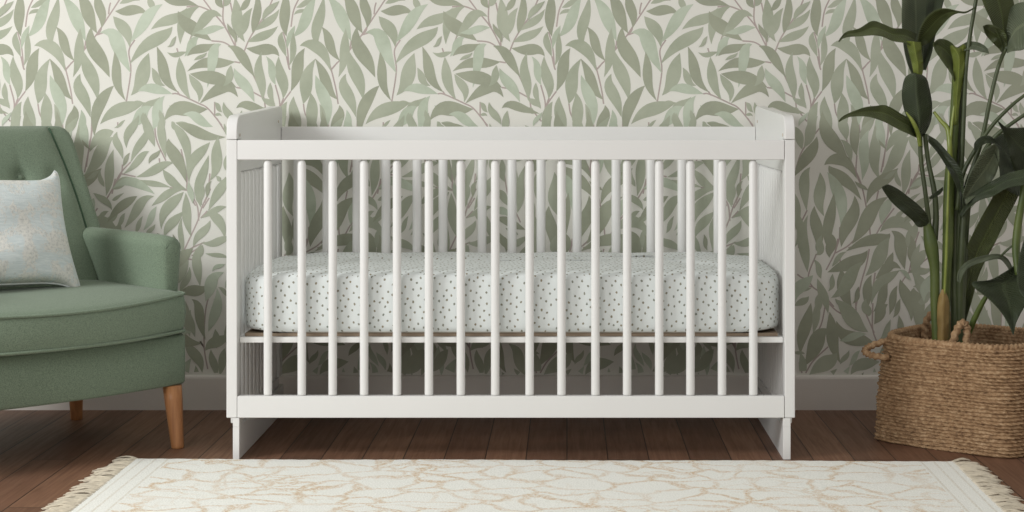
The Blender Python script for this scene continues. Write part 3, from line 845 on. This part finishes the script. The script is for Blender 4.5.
# ------------------------------------------------------------------ armchair
AO = Vector((-1.457, 0.142, 0))
chair = empty('armchair', AO, math.radians(45))
tag(chair, 'sage green upholstered armchair with button tufted back and tapered wooden legs', 'armchair')
def apart(name, bm, mat=None, parent=None, **kw):
    return obj(name, bm, mat or M['green'], parent or chair, **kw)
def plan(hx, y0, y1, r, bulge, n=7, m=18):
    """closed outline: straight back and sides, bowed front"""
    pts = []
    for k in range(m + 1):
        x = -hx + r + (2 * hx - 2 * r) * k / m
        pts.append((x, y0 - bulge * (1 - (x / hx) ** 2)))
    yb = y0 - bulge * (1 - ((hx - r) / hx) ** 2)
    for k in range(1, n + 1):
        a = -math.pi / 2 + math.pi / 2 * k / n
        pts.append((hx - r + r * math.cos(a), yb + r + r * math.sin(a)))
    for k in range(0, n + 1):
        a = math.pi / 2 * k / n
        pts.append((hx - r + r * math.cos(a), y1 - r + r * math.sin(a)))
    for k in range(0, n + 1):
        a = math.pi / 2 + math.pi / 2 * k / n
        pts.append((-hx + r + r * math.cos(a), y1 - r + r * math.sin(a)))
    for k in range(0, n):
        a = math.pi + math.pi / 2 * k / n
        pts.append((-hx + r + r * math.cos(a), yb + r + r * math.sin(a)))
    return pts
def scaled(pl, ins, z, cy=0.0, f=None):
    out = []
    hx = max(p[0] for p in pl); hy = max(abs(p[1] - cy) for p in pl)
    for x, y in pl:
        xx = x * (hx - ins) / hx; yy = cy + (y - cy) * (hy - ins) / hy
        out.append((xx, yy, z + (f(xx, yy) if f else 0)))
    return out
sag = lambda x, y: -0.012 * max(0, -(y + 0.05)) / 0.35 * max(0, 1 - (x / 0.38) ** 2)
# base
pb = plan(0.378, -0.318, 0.33, 0.022, 0.045)
bm = bmesh.new()
loft(bm, [scaled(pb, i_, z) for i_, z in ((0.02, 0.156), (0.004, 0.157), (0.0, 0.163), (-0.001, 0.22), (0.0, 0.276), (0.006, 0.284), (0.03, 0.285))])
apart('base', bm, smooth=True)
# seat cushion
pc = plan(0.371, -0.322, 0.14, 0.03, 0.092)
bm = bmesh.new()
loft(bm, [scaled(pc, i_, z, -0.09, sag if z > 0.3 else None) for i_, z in
          ((0.05, 0.286), (0.012, 0.2865), (0.003, 0.291), (-0.001, 0.31), (-0.004, 0.34), (-0.002, 0.368), (0.001, 0.382), (0.006, 0.389),
           (0.03, 0.396), (0.07, 0.402), (0.12, 0.406), (0.17, 0.408), (0.20, 0.4085))])
cush = apart('seat_cushion', bm, smooth=True)
for ins, z, r_ in ((0.0005, 0.3865, 0.0038), (0.0, 0.2925, 0.0042)):
    bm = bmesh.new()
    tube(bm, [p for p in scaled(pc, ins, z, -0.09, sag if z > .3 else None)][:-1], r_, 8, closed=True)
    apart('piping', bm, M['green'] if z > .3 else M['green'], cush, smooth=True)
# arms
for s in (1, -1):
    bm = bmesh.new()
    rows = []
    N = 22
    for j in range(N + 1):
        t = j / N
        y = -0.285 + t * 0.56
        # inner and outer side of the arm, thick again where it turns into the back
        xo = 0.384
        xi = 0.330 - 0.085 * max(0, (t - 0.35) / 0.65) ** 2.0
        sh = 1.0
        e = 0
        if j == 0: e = 0.014
        elif j == 1: e = 0.004
        if j == 1: y = -0.285 + 0.006
        top = 0.531 + 0.006 * t - 0.05 * max(0, t - 0.72) ** 1.3
        zb = 0.30
        prof = []
        K = 10
        th = (xo - xi) / 2 - e
        xm = (xo + xi) / 2
        for k in range(K + 1):      # up the inside, over the top, down the outside
            z = zb + (top - 0.03 - zb) * k / K
            fl = 0.010 * (k / K) ** 1.5
            prof.append((xm - th - 0.010 + fl * 0.4 + 0.012 * math.sin(math.pi * k / K) * 0.5, z))
        for k in range(1, 8):
            a = math.pi - math.pi * k / 8
            prof.append((xm - 0.002 + (th + 0.006) * math.cos(a), top - e - 0.03 + 0.03 * math.sin(a)))
        for k in range(K + 1):
            z = (top - 0.03) - (top - 0.03 - zb) * k / K
            fl = 0.012 * (1 - k / K) ** 1.5
            prof.append((xm + th - 0.008 + fl, z))
        rows.append([(s * x, y, z) for x, z in prof])
    loft(bm, rows)
    apart('arm', bm, smooth=True)
# back frame with side wings
def yfr(z): return 0.100 + (z - 0.53) * 0.56
bm = bmesh.new()
rows = []
zs = [0.29, 0.36, 0.45, 0.53, 0.60, 0.66, 0.72, 0.765, 0.786, 0.798, 0.804, 0.8055]
for z in zs:
    hx = 0.384 - 0.012 * max(0, (z - 0.5) / 0.3)
    k = max(0, (z - 0.765) / 0.0405)
    hx -= 0.030 * (1 - math.sqrt(max(0, 1 - k * k)))
    ins = 0.012 * (1 - math.sqrt(max(0, 1 - max(0, (z - 0.786) / 0.0195) ** 2)))
    yf = yfr(z) + ins
    yb_ = min(yfr(z) + 0.125, 0.355) - ins
    r_ = 0.022
    row = []
    for cx, cy, a0, rr in ((hx - r_, yb_ - r_, 0, r_), (-hx + r_, yb_ - r_, 90, r_), (-hx + r_, yf + r_, 180, r_), (hx - r_, yf + r_, 270, r_)):
        for i in range(7):
            a = math.radians(a0 + 90 * i / 6)
            row.append((cx + rr * math.cos(a), cy + rr * math.sin(a), z))
    rows.append(row)
loft(bm, rows)
apart('back_frame', bm, smooth=True)
# tufted inner back
buttons = [(x, z) for z in (0.668,) for x in (-0.18, 0.0, 0.18)] + [(x, 0.53) for x in (-0.18, 0, 0.18)]
dents = [(-0.272, 0.662), (0.272, 0.662)]
def bhx(z):
    t = (z - 0.39) / (0.80 - 0.39)
    return 0.326 - 0.010 * t - 0.014 * t ** 3 + 0.010 * math.sin(math.pi * min(1, max(0, t)))
bm = bmesh.new()
NX, NZ = 90, 56
front, back = [], []
for j in range(NZ + 1):
    z = 0.36 + (0.8035 - 0.36) * j / NZ
    rf, rb = [], []
    for i in range(NX + 1):
        u = -1 + 2 * i / NX
        x = u * bhx(z)
        edge = (1 - abs(u) ** 8) ** 0.5 * (1 - max(0, (z - 0.70) / 0.104) ** 5) ** 0.5 if abs(u) < 1 and j < NZ else 0
        bul = 0.030 * edge
        for bx, bz in buttons:
            dx, dz = x - bx, z - bz
            q = math.hypot(dx, dz * 1.0)
            bul -= 0.020 * math.exp(-(q / 0.022) ** 2) + 0.010 * math.exp(-(q / 0.055) ** 2)
            # soft pleats running up and down from each button
            bul -= 0.0045 * math.exp(-(dx / 0.009) ** 2) * math.exp(-(abs(dz) / 0.055) ** 2)
        for bx, bz in dents:
            q = math.hypot((x - bx), (z - bz) * 0.7)
            bul -= 0.014 * math.exp(-(q / 0.022) ** 2)
        rf.append(bm.verts.new((x, yfr(z) + 0.006 - bul, z)))
        rb.append(bm.verts.new((x, yfr(z) + 0.03, z)))
    front.append(rf); back.append(rb)
for j in range(NZ):
    for i in range(NX):
        bm.faces.new((front[j][i], front[j][i+1], front[j+1][i+1], front[j+1][i]))
        bm.faces.new((back[j][i], back[j+1][i], back[j+1][i+1], back[j][i+1]))
    for i, sgn in ((0, 1), (NX, -1)):
        bm.faces.new((front[j][i], front[j+1][i], back[j+1][i], back[j][i]))
for j in (0, NZ):
    for i in range(NX):
        bm.faces.new((front[j][i], back[j][i], back[j][i+1], front[j][i+1]))
tb = apart('tufted_back', bm, smooth=True)
for s in (1, -1):
    bm = bmesh.new()
    pts = [(s * (bhx(z) + 0.001), yfr(z) + 0.001, z) for z in [0.38 + 0.42 * k / 20 for k in range(21)]]
    tube(bm, pts, 0.0028, 8)
    apart('piping', bm, M['piping'], tb, smooth=True)
for bx, bz in buttons:
    bm = bmesh.new()
    y = yfr(bz) + 0.006 - 0.030 + 0.026
    rows = []
    for h, r_ in ((0.004, 0.009), (0.0, 0.0098), (-0.003, 0.009), (-0.0055, 0.006), (-0.0065, 0.002)):
        rows.append([(bx + r_ * math.cos(a), y + h, bz + r_ * math.sin(a)) for a in (2*math.pi*k/18 for k in range(18))])
    loft(bm, rows)
    apart('button', bm, M['green'], tb, smooth=True)
# legs
for (tx, ty, fx, fy) in ((0.338, -0.312, 0.340, -0.334), (-0.338, -0.312, -0.340, -0.334), (0.342, 0.180, 0.360, 0.205), (-0.342, 0.180, -0.360, 0.205)):
    bm = bmesh.new()
    rows = []
    for z, r_ in ((0.1555, 0.0240), (0.12, 0.0228), (0.06, 0.0190), (0.012, 0.0162), (0.003, 0.016), (0.0, 0.0145)):
        t = 1 - z / 0.1555
        cx, cy = tx + (fx - tx) * t, ty + (fy - ty) * t
        rows.append([(cx + r_ * math.cos(a), cy + r_ * math.sin(a), z) for a in (2*math.pi*k/20 for k in range(20))])
    loft(bm, rows)
    apart('leg', bm, M['leg'], smooth=True)

# throw pillow, propped against the back
PW, PH, PT = 0.50, 0.358, 0.062
bm = bmesh.new()
NU, NV = 60, 44
def psurf(u, v, s):
    x = u * PW / 2 * (1 - 0.07 * (1 - v * v) * abs(u) ** 3) 
    y = v * PH / 2 * (1 - 0.25 * (1 - abs(u) ** 7) * abs(v) ** 3)
    rc = 1 - 0.055 * (abs(u) * abs(v)) ** 10
    x *= rc; y *= rc
    t = (1 - abs(u) ** 2.6) ** 0.6 * (1 - abs(v) ** 2.6) ** 0.6 if abs(u) < 1 and abs(v) < 1 else 0
    z = s * (PT * t + 0.0015)
    z += 0.004 * math.sin(u * 7 + v * 3) * t * 0.6 + 0.003 * math.sin(v * 9 - u * 4) * t
    return (x, y, z)
A = [[bm.verts.new(psurf(-1 + 2*i/NU, -1 + 2*j/NV, 1)) for i in range(NU+1)] for j in range(NV+1)]
B = [[bm.verts.new(psurf(-1 + 2*i/NU, -1 + 2*j/NV, -1)) for i in range(NU+1)] for j in range(NV+1)]
for j in range(NV):
    for i in range(NU):
        bm.faces.new((A[j][i], A[j][i+1], A[j+1][i+1], A[j+1][i]))
        bm.faces.new((B[j][i], B[j+1][i], B[j+1][i+1], B[j][i+1]))
ed = [(0, i) for i in range(NU+1)] + [(j, NU) for j in range(1, NV+1)] + [(NV, i) for i in range(NU-1, -1, -1)] + [(j, 0) for j in range(NV-1, 0, -1)]
for q in range(len(ed)):
    a, b = ed[q], ed[(q+1) % len(ed)]
    bm.faces.new((A[a[0]][a[1]], B[a[0]][a[1]], B[b[0]][b[1]], A[b[0]][b[1]]))
pipe = [(A[a][b].co + B[a][b].co) / 2 for a, b in ed]
pil = obj('throw_pillow', bm, M['pillow'], None, smooth=True)
tag(pil, 'pale blue and cream woven cushion propped on the green armchair', 'cushion')
bm = bmesh.new(); tube(bm, pipe[:-1], 0.0028, 6, closed=True)
obj('edge_trim', bm, M['pipew'], pil, smooth=True)
Rz = Matrix.Rotation(math.radians(45), 4, 'Z')
tilt = Matrix.Rotation(math.radians(90 - 25), 4, 'X')
roll = Matrix.Rotation(math.radians(-2), 4, 'Z')
pil.matrix_world = Matrix.Translation(AO) @ Rz @ Matrix.Translation((-0.062, -0.074, 0.547)) @ tilt @ roll

# ------------------------------------------------------------------ basket
BC = Vector((1.053, 0.262, 0)); BR = math.radians(-40)
bas = empty('woven_basket', BC, BR)
tag(bas, 'square woven seagrass basket with rope handles holding the leafy plant', 'basket')
BHX, BHY, BH = 0.199, 0.188, 0.262
def bplan(a, z):
    """superellipse outline; squarer at the floor, rounder at the rim"""
    t = z / BH
    n = 7.0 - 3.9 * t
    c, s_ = math.cos(a), math.sin(a)
    r_ = (abs(c) ** n + abs(s_) ** n) ** (-1 / n)
    g = 1.0 + 0.012 * math.sin(math.pi * t)
    return BHX * r_ * c * g, BHY * r_ * s_ * g
NR, NST = 30, 84
bm = bmesh.new()
na = NST * 6
rows = []
sub = 6
rnd = [[random.uniform(.55, 1.4) for _ in range(NST * 2 + 2)] for _ in range(NR + 1)]
for j in range(NR * sub + 1):
    z = BH * j / (NR * sub)
    row_i = min(NR - 1, j // sub); fz = (j % sub) / sub
    prow = math.sin(math.pi * fz) ** 0.7 if fz > 0 else 0
    row = []
    for i in range(na):
        a = 2 * math.pi * i / na
        x, y = bplan(a, z)
        ph = i / 6 + 0.5 * (row_i % 2) + 0.85 * fz
        st = int(ph) % NST; fs = ph - int(ph)
        h = (0.0095 * prow * (0.25 + 0.8 * math.sin(math.pi * fs) ** 0.8)) * rnd[row_i][st]
        q = math.hypot(x, y)
        row.append((x * (1 + h / q), y * (1 + h / q), z + 0.0012 * math.sin(a * 5 + row_i) * (0 < j < NR*sub)))
    rows.append(row)
# inner wall, going down again
inner = []
for j in range(NR * 3, 2, -1):
    z = BH * j / (NR * 3)
    fz = (j % 3) / 3
    row = []
    for i in range(na):
        a = 2 * math.pi * i / na
        x, y = bplan(a, z)
        q = math.hypot(x, y)
        h = -0.013 - 0.0028 * math.sin(math.pi * fz) * (0.5 + 0.5 * math.sin(math.pi * ((i / 6 + .5 * ((j // 3) % 2)) % 1)))
        row.append((x * (1 + h / q), y * (1 + h / q), z))
    inner.append(row)
loft(bm, rows + inner)
obj('basket_wall', bm, M['basket'], bas, smooth=True)
def rope(pts, r0, twist, closed, n=10):
    """thick rope with wrapped strands"""
    bm = bmesh.new()
    P_ = [Vector(p) for p in pts]
    m = len(P_)
    rad = [r0] * m
    tube(bm, P_, rad, n, closed=closed)
    # displace for the wrapped look
    bm.verts.ensure_lookup_table()
    for k, v in enumerate(bm.verts):
        ring, seg = divmod(k, n)
        if ring >= m: continue
        c = P_[ring]
        d = v.co - c
        f = 1 + 0.20 * math.sin(2 * math.pi * (ring * twist + seg / n)) 
        v.co = c + d * f
    return bm
rim = []
nr = 560
for i in range(nr):
    a = 2 * math.pi * i / nr
    x, y = bplan(a, BH)
    q = math.hypot(x, y)
    rim.append((x * (1 - 0.006 / q), y * (1 - 0.006 / q), BH + 0.003))
obj('rim', rope(rim, 0.0088, 0.2, True), M['basket'], bas, smooth=True)
# handles: local direction of picture-left corner and of the far side
def arch(p0, p1, out, rise, r0=0.0085, lean=(0, 0, 0)):
    p0, p1, out, lean = Vector(p0), Vector(p1), Vector(out), Vector(lean)
    pts = []
    for k in range(49):
        t = k / 48
        s_ = math.sin(math.pi * t)
        pts.append(p0.lerp(p1, t) + out * (s_ ** 0.6) + Vector((0, 0, rise)) * (s_ ** 0.7) + lean * s_)
    return rope(pts, r0, 0.22, False)
Minv = (Matrix.Translation(BC) @ Matrix.Rotation(BR, 4, 'Z')).inverted()
def bl(p): return Minv @ Vector(p)
hA = bl(P(889, 341, 4.46)); hB = bl(P(889, 357, 4.42))
lo = bl(P(865, 351, 4.44)) - (hA + hB) / 2
bm = arch(hA + Vector((0, 0, 0)), hB, (lo.x, lo.y, lo.z), 0.0, 0.0085)
obj('handle', bm, M['basket'], bas, smooth=True)
h0 = bl(P(925, 336, 4.60)); h1 = bl(P(953, 347, 4.56))
top = bl(P(945, 312, 4.59)) 
def poly_rope(pts, r0): return rope([tuple(q) for q in spline([tuple(p) for p in pts], 9)], r0, 0.22, False)
for hp in ([(925, 346, 4.62), (925, 328, 4.615), (930, 316, 4.60), (940, 311, 4.60), (950, 316, 4.61), (954, 330, 4.62), (954, 346, 4.62)],
           [(950, 358, 4.345), (953, 342, 4.348), (958, 328, 4.35), (963, 323, 4.352), (967, 329, 4.355), (966, 344, 4.35), (964, 360, 4.345)]):
    bm = poly_rope([bl(P(*q)) for q in hp], 0.0098)
    obj('handle', bm, M['basket'], bas, smooth=True)
# basket floor
bm = bmesh.new()
o1 = [(x * 0.94, y * 0.94) for x, y in (bplan(2 * math.pi * i / 72, 0) for i in range(72))]
loft(bm, [[(x, y, 0.001) for x, y in o1], [(x, y, 0.010) for x, y in o1]])
obj('basket_floor', bm, M['basket'], bas)

# ------------------------------------------------------------------ plant
PC = Vector((1.035, 0.26, 0.0105))
plant = empty('potted_plant', PC)
tag(plant, 'tall potted plant with broad glossy dark green leaves standing in the basket', 'plant')
def ppart(name, bm, mat, **kw):
    bmesh.ops.translate(bm, verts=bm.verts[:], vec=-PC)
    return obj(name, bm, mat, plant, smooth=True, **kw)
bm = bmesh.new()
rows = []
for z, r_ in ((0.011, 0.10), (0.012, 0.104), (0.13, 0.128), (0.155, 0.131), (0.157, 0.138), (0.17, 0.139), (0.172, 0.132), (0.15, 0.126)):
    rows.append([(PC.x + 0.01 + r_ * math.cos(a), PC.y + r_ * math.sin(a), z) for a in (2*math.pi*k/40 for k in range(40))])
loft(bm, rows)
ppart('pot', bm, M['pot'])
bm = bmesh.new()
rows = []
for r_, z in ((0.125, 0.148), (0.125, 0.158), (0.09, 0.162), (0.05, 0.164), (0.01, 0.165)):
    rows.append([(PC.x + 0.01 + r_ * math.cos(a), PC.y + r_ * math.sin(a), z + random.uniform(-.002, .002)) for a in (2*math.pi*k/40 for k in range(40))])
loft(bm, rows)
ppart('soil', bm, M['soil'])

def stem(pts, mat, rr=None):
    """pts: (px, py, depth, width px)"""
    q = spline(pts, 7)
    bm = bmesh.new()
    tube(bm, [P(a, b, d) for a, b, d, w in q], [max(0.0008, w * d / F / 2) for a, b, d, w in q], 12)
    ppart('stem', bm, mat)
def base_of(px, d, w):
    """end of a stem in the soil: behind the basket front"""
    return [(px, 352, d, w), (px + (945 - px) * 0.15, 380, d, w * 0.95)]
def leaf(pairs, mat, d0, d1, fold=0.010, curl=0.0, name='leaf', sag=0.0):
    """pairs of rim points from tip to base; d0, d1 distances at tip and base; the midrib
    lies behind (fold>0) or before the rims, the rims tilt by curl"""
    q = spline(pairs, 6)
    n = len(q)
    bm = bmesh.new()
    uvl = bm.loops.layers.uv.new('UVMap')
    K = 8
    rows = []
    L = 0
    vs = []
    for i, (ax, ay, bx, by) in enumerate(q):
        t = i / (n - 1)
        d = d0 + (d1 - d0) * t - sag * math.sin(math.pi * t)
        w = math.hypot(ax - bx, ay - by) * d / F
        if i:
            pm = ((q[i-1][0] + q[i-1][2]) / 2, (q[i-1][1] + q[i-1][3]) / 2)
            L += math.hypot((ax + bx) / 2 - pm[0], (ay + by) / 2 - pm[1]) * d / F
        row = []
        for k in range(K + 1):
            u = k / K
            c = u * 2 - 1
            dep = d + (fold * (1 - abs(c)) + 0.35 * fold * (1 - c * c)) * min(1, w / 0.03) + curl * c * w
            dep += (0.0045 * math.sin(t * 17 + c * 2.2) + 0.002 * math.sin(t * 41 + c * 3)) * abs(c) * min(1, w / 0.03)
            p = P(ax + (bx - ax) * u, ay + (by - ay) * u, dep)
            row.append(bm.verts.new(p))
        rows.append(row); vs.append(L)
    for i in range(n - 1):
        for k in range(K):
            f = bm.faces.new((rows[i][k], rows[i][k+1], rows[i+1][k+1], rows[i+1][k]))
            for lp, (ii, kk) in zip(f.loops, ((i, k), (i, k+1), (i+1, k+1), (i+1, k))):
                lp[uvl].uv = (kk / K, vs[ii] * 12)
    o = ppart(name, bm, mat, recalc=False, solid=0.0014)
    return o
D = 4.45
leaf([(912,-42,914,-42),(903,-20,925,-20),(902,5,929,5),(902,25,930,25),(904,48,928,45),(908,65,924,62),(914,78,918,78)], M['lfgrey'], 4.47, 4.48, 0.02, 0.3)
leaf([(934,-34,942,-36),(928,-10,946,-12),(926,10,942,8),(925,30,936,33),(924,50,932,52),(921,70,926,70)], M['lfdark'], 4.47, 4.46, 0.008)
leaf([(838.5,41.5,839,42),(841,37,843,38.5),(847,31.5,849,36.8),(859,28.5,862,36),(872,21,874,35.2),(882,23.5,884,37),(893,28,893,41),(905,29,905,43),(917,34,913,47)], M['lfmid'], 4.30, 4.42, 0.012, -0.5)
leaf([(975,7,975,8),(966,11.5,966,13),(958,11,957,13.5),(946,8.5,949,18),(936,10,940,28),(926,18,930,42),(920,30,921,47),(917,44,919,54)], M['lfmid'], 4.36, 4.42, 0.012, 0.4)
leaf([(906,41,921,42),(908,50,922,52),(911,60,923,62),(913,70,923,70),(915,80,921,79)], M['lfpale'], 4.40, 4.43, -0.012, name='sheath')
leaf([(912,73,916,73),(905,78,926,78),(902,92,930,92),(903,105,932,105),(907,118,931,120),(912,130,926,132),(918,139,920,139)], M['lfdark'], 4.42, 4.44, -0.022)
leaf([(838.5,121,839,122),(842,117,844,119),(849,113,851,116.6),(864,107.5,864,116.2),(875,106,874,118),(886,105.5,886,122.5),(900,113,899,129.5),(912,121,909,134),(919,134,917,138)], M['lfmid'], 4.27, 4.43, 0.012, -0.5)
leaf([(933.5,46,933,43.5),(936,52,939,39),(940,58,947,40),(945,65,953,44),(950,72,957,50),(954,80,959,57),(956,88,959,66)], M['lfmid'], 4.38, 4.42, 0.012, 0.3)
leaf([(989,53.5,988.5,52),(986,52.7,987,48),(980,51.3,982,44),(973,49.5,974,41.5),(965,50.5,966,42.5),(957,54,957,47.5)], M['lfgrey'], 4.34, 4.42, 0.008, 0.3)
leaf([(985,-24,1006,-26),(981,-8,1010,-10),(984,5,1014,4),(990,18,1014,16),(996,31,1011,30),(1001,42,1008,42),(1004,52,1006,52)], M['lfmid'], 4.34, 4.40, 0.015, 0.4)
leaf([(1040,2,1042,10),(1030,2,1039,30),(1018,3,1032,44),(1010,10,1022,50),(1007,28,1013,51),(1005,44,1007,53)], M['lfgrey'], 4.28, 4.38, 0.015, -0.3)
leaf([(983,26,983.5,28),(989,24.5,986,35),(999,27,993,43),(1006,34,999,49),(1007,47,1003,54)], M['lfmid'], 4.35, 4.39, 0.008, 0.2)
leaf([(882,187,882.3,188.5),(888,184.6,885,193),(897,188.5,891.5,202),(908,196.5,902,211.5),(918,204.5,911,219),(926,213,918.5,227),(929.5,221,926,225.5)], M['lfdark'], 4.24, 4.40, 0.010, 0.2)
leaf([(928,135,928.5,142),(938,141.5,937,152),(949,154,946,166),(959,166,954,181),(963.5,180,960,198),(963,205,960,212)], M['lfdark'], 4.33, 4.38, 0.008, 0.2)
leaf([(998,121,998.5,123),(1006,127,1004,134),(1016,128,1008,147),(1028,128,1013,166),(1042,133,1024,184),(1056,150,1044,190)], M['lfdark'], 4.26, 4.36, 0.012, 0.3)
leaf([(995,143.5,999,150),(988,147,999,163),(981,154,995,176),(975,164,987,186),(969,176,978,194),(963,194,966,205)], M['lfgrey'], 4.30, 4.36, 0.014, 0.3)
leaf([(974,150,975,151),(975,142,980,147),(982,136.5,987,143),(990,136,996,145),(998,143,1003,151)], M['lfdark'], 4.29, 4.33, 0.006)
leaf([(994,139,994,150),(1005,133,999,166),(1018,136,1002,184),(1032,148,1014,194),(1044,166,1032,200)], M['lfdark'], 4.33, 4.38, 0.014, -0.2)
leaf([(1048,160,1048,176),(1028,168,1028,184),(1008,173,1008,188),(992,181,993,196),(980,188,980,200),(967,197,968,209),(958,210,961,219)], M['lfdark'], 4.22, 4.40, 0.010, -0.3)
leaf([(1022,160,1044,166),(1010,172,1034,178),(998,188,1023,188),(988,206,1013,207),(979,222,1003,226),(971,238,995,243),(966,250,988,256),(961,275,979,275),(957,300,972,300),(953,328,964,328),(951,352,959,352)], M['lfmid'], 4.38, 4.46, 0.014, 0.2)
leaf([(957,281,960,283),(959,270,964,273),(968,261,972,266),(984,255.5,985,261.5),(999,254,999,259),(1008,259,1006,265),(1013,269,1010,272)], M['lfgrey'], 4.30, 4.38, 0.006, -0.3)
leaf([(1013,334.5,1013.5,334.5),(1008.5,324,1016,323),(1001,312,1021,313),(990,300,1027,303),(975,288,1034,294),(973,282,1036,284),(990,280,1034,276),(1005,272,1028,268),(1014,266,1020,265)], M['lfdark'], 4.22, 4.32, 0.016, 0.1)
leaf([(1026,300,1028,302),(1019,290,1034,288),(1017,275,1038,270),(1019,258,1038,250),(1024,240,1034,238)], M['lfdark'], 4.18, 4.28, 0.01, 0.1)
leaf([(942,289,945,290),(938,300,949,302),(937,320,949,322),(938,345,948,345),(940,356,946,356)], M['dry'], 4.40, 4.41, -0.010, name='dry_sheath')
leaf([(929,198,930,199),(933,194,934,198),(940,189,940,194),(943,187,943,190)], M['lfdark'], 4.36, 4.38, 0.003)
# stems
stem([(920,133,4.43,4.5),(921,160,4.43,4.5),(925,190,4.42,4.5),(928,215,4.42,5),(929,232,4.42,7)], M['stdark'])
stem([(925,134,4.44,5),(928,160,4.44,4.5),(934,190,4.43,5.5),(936,215,4.43,6),(934,240,4.43,8)], M['stdark'])
stem([(927,224,4.42,8),(931,245,4.42,14),(934.5,268,4.42,10),(935,300,4.42,9.5)] + base_of(937, 4.42, 9), M['stmid'])
stem([(962,50,4.44,7),(961,100,4.44,10),(959,150,4.44,10),(956,200,4.44,10),(955,260,4.44,10)] + base_of(955, 4.44, 9), M['stdark'])
stem([(957,54,4.42,8),(955.5,95,4.42,9),(953,140,4.42,10),(949,190,4.42,11),(948,240,4.42,11),(946,290,4.42,9)] + base_of(945, 4.42, 9), M['stmid'])
leaf([(950,46,952,45),(951,52,961,50),(953,62,965,58),(953,80,963,80),(953,100,960,100),(952,125,957,125)], M['lfpale'], 4.39, 4.41, -0.008, name='sheath')
leaf([(963,44,964,44),(958,50,967,49),(957,60,967,62),(959,80,965,80)], M['lfpale'], 4.395, 4.42, -0.006, name='sheath')
stem([(955,100,4.408,2),(951,135,4.403,3.0),(948,200,4.396,2.6),(946,262,4.396,3.2),(944,300,4.398,2)], M['stlite'])
stem([(906,112,4.40,1.5),(913,122,4.40,4),(918,134,4.41,4.5),(920,146,4.42,4)], M['stlite'])
stem([(934,112,4.43,3),(941,121,4.42,4),(948,130,4.41,5),(950,150,4.40,5),(951,170,4.41,3)], M['stlite'])
stem([(978,-12,4.40,4),(975,6,4.40,3.8),(970,36,4.40,4),(966,68,4.40,4.2),(964,110,4.41,4.5),(961,180,4.42,5)] + [(958,260,4.43,5)] + base_of(955, 4.44, 5), M['stdark'])
stem([(1026,27,4.38,3.5),(1010,43,4.39,4),(1000,62,4.40,4),(991,96,4.40,4.2),(983,135,4.41,4.5),(975,162,4.42,5),(965,196,4.43,6),(960,260,4.44,6)] + base_of(957, 4.45, 6), M['stdark'])
stem([(1030,91,4.38,3),(1010,107,4.38,3.6),(988,131,4.39,4),(964,171,4.40,4.5),(957,210,4.41,5)], M['stdark'])
stem([(1030,111,4.34,3.5),(1011,124,4.35,4),(996,136,4.36,4.5),(984,152,4.38,4.5),(975,175,4.40,5),(968,205,4.42,6),(964,260,4.43,7)] + base_of(960, 4.44, 7), M['stdark'])
stem([(1030,150,4.30,6),(1024,190,4.31,7),(1018,225,4.32,8),(1016,250,4.32,8),(1018,275,4.31,6)], M['stmid'])
stem([(1012,246,4.34,2),(1006,251,4.35,2.5),(1001,256,4.36,2)], M['stdark'])
stem([(992,290,4.32,4),(984,300,4.34,5),(974,320,4.37,6),(966,340,4.39,6.5),(963,352,4.40,6.5),(958,380,4.42,6)], M['stmid'])
stem([(964,212,4.42,7),(962,245,4.42,8),(960,290,4.43,9)] + base_of(960, 4.44, 8), M['stdark'])
stem([(1006,49,4.38,3),(1002,58,4.39,3),(999,66,4.40,3)], M['stdark'])
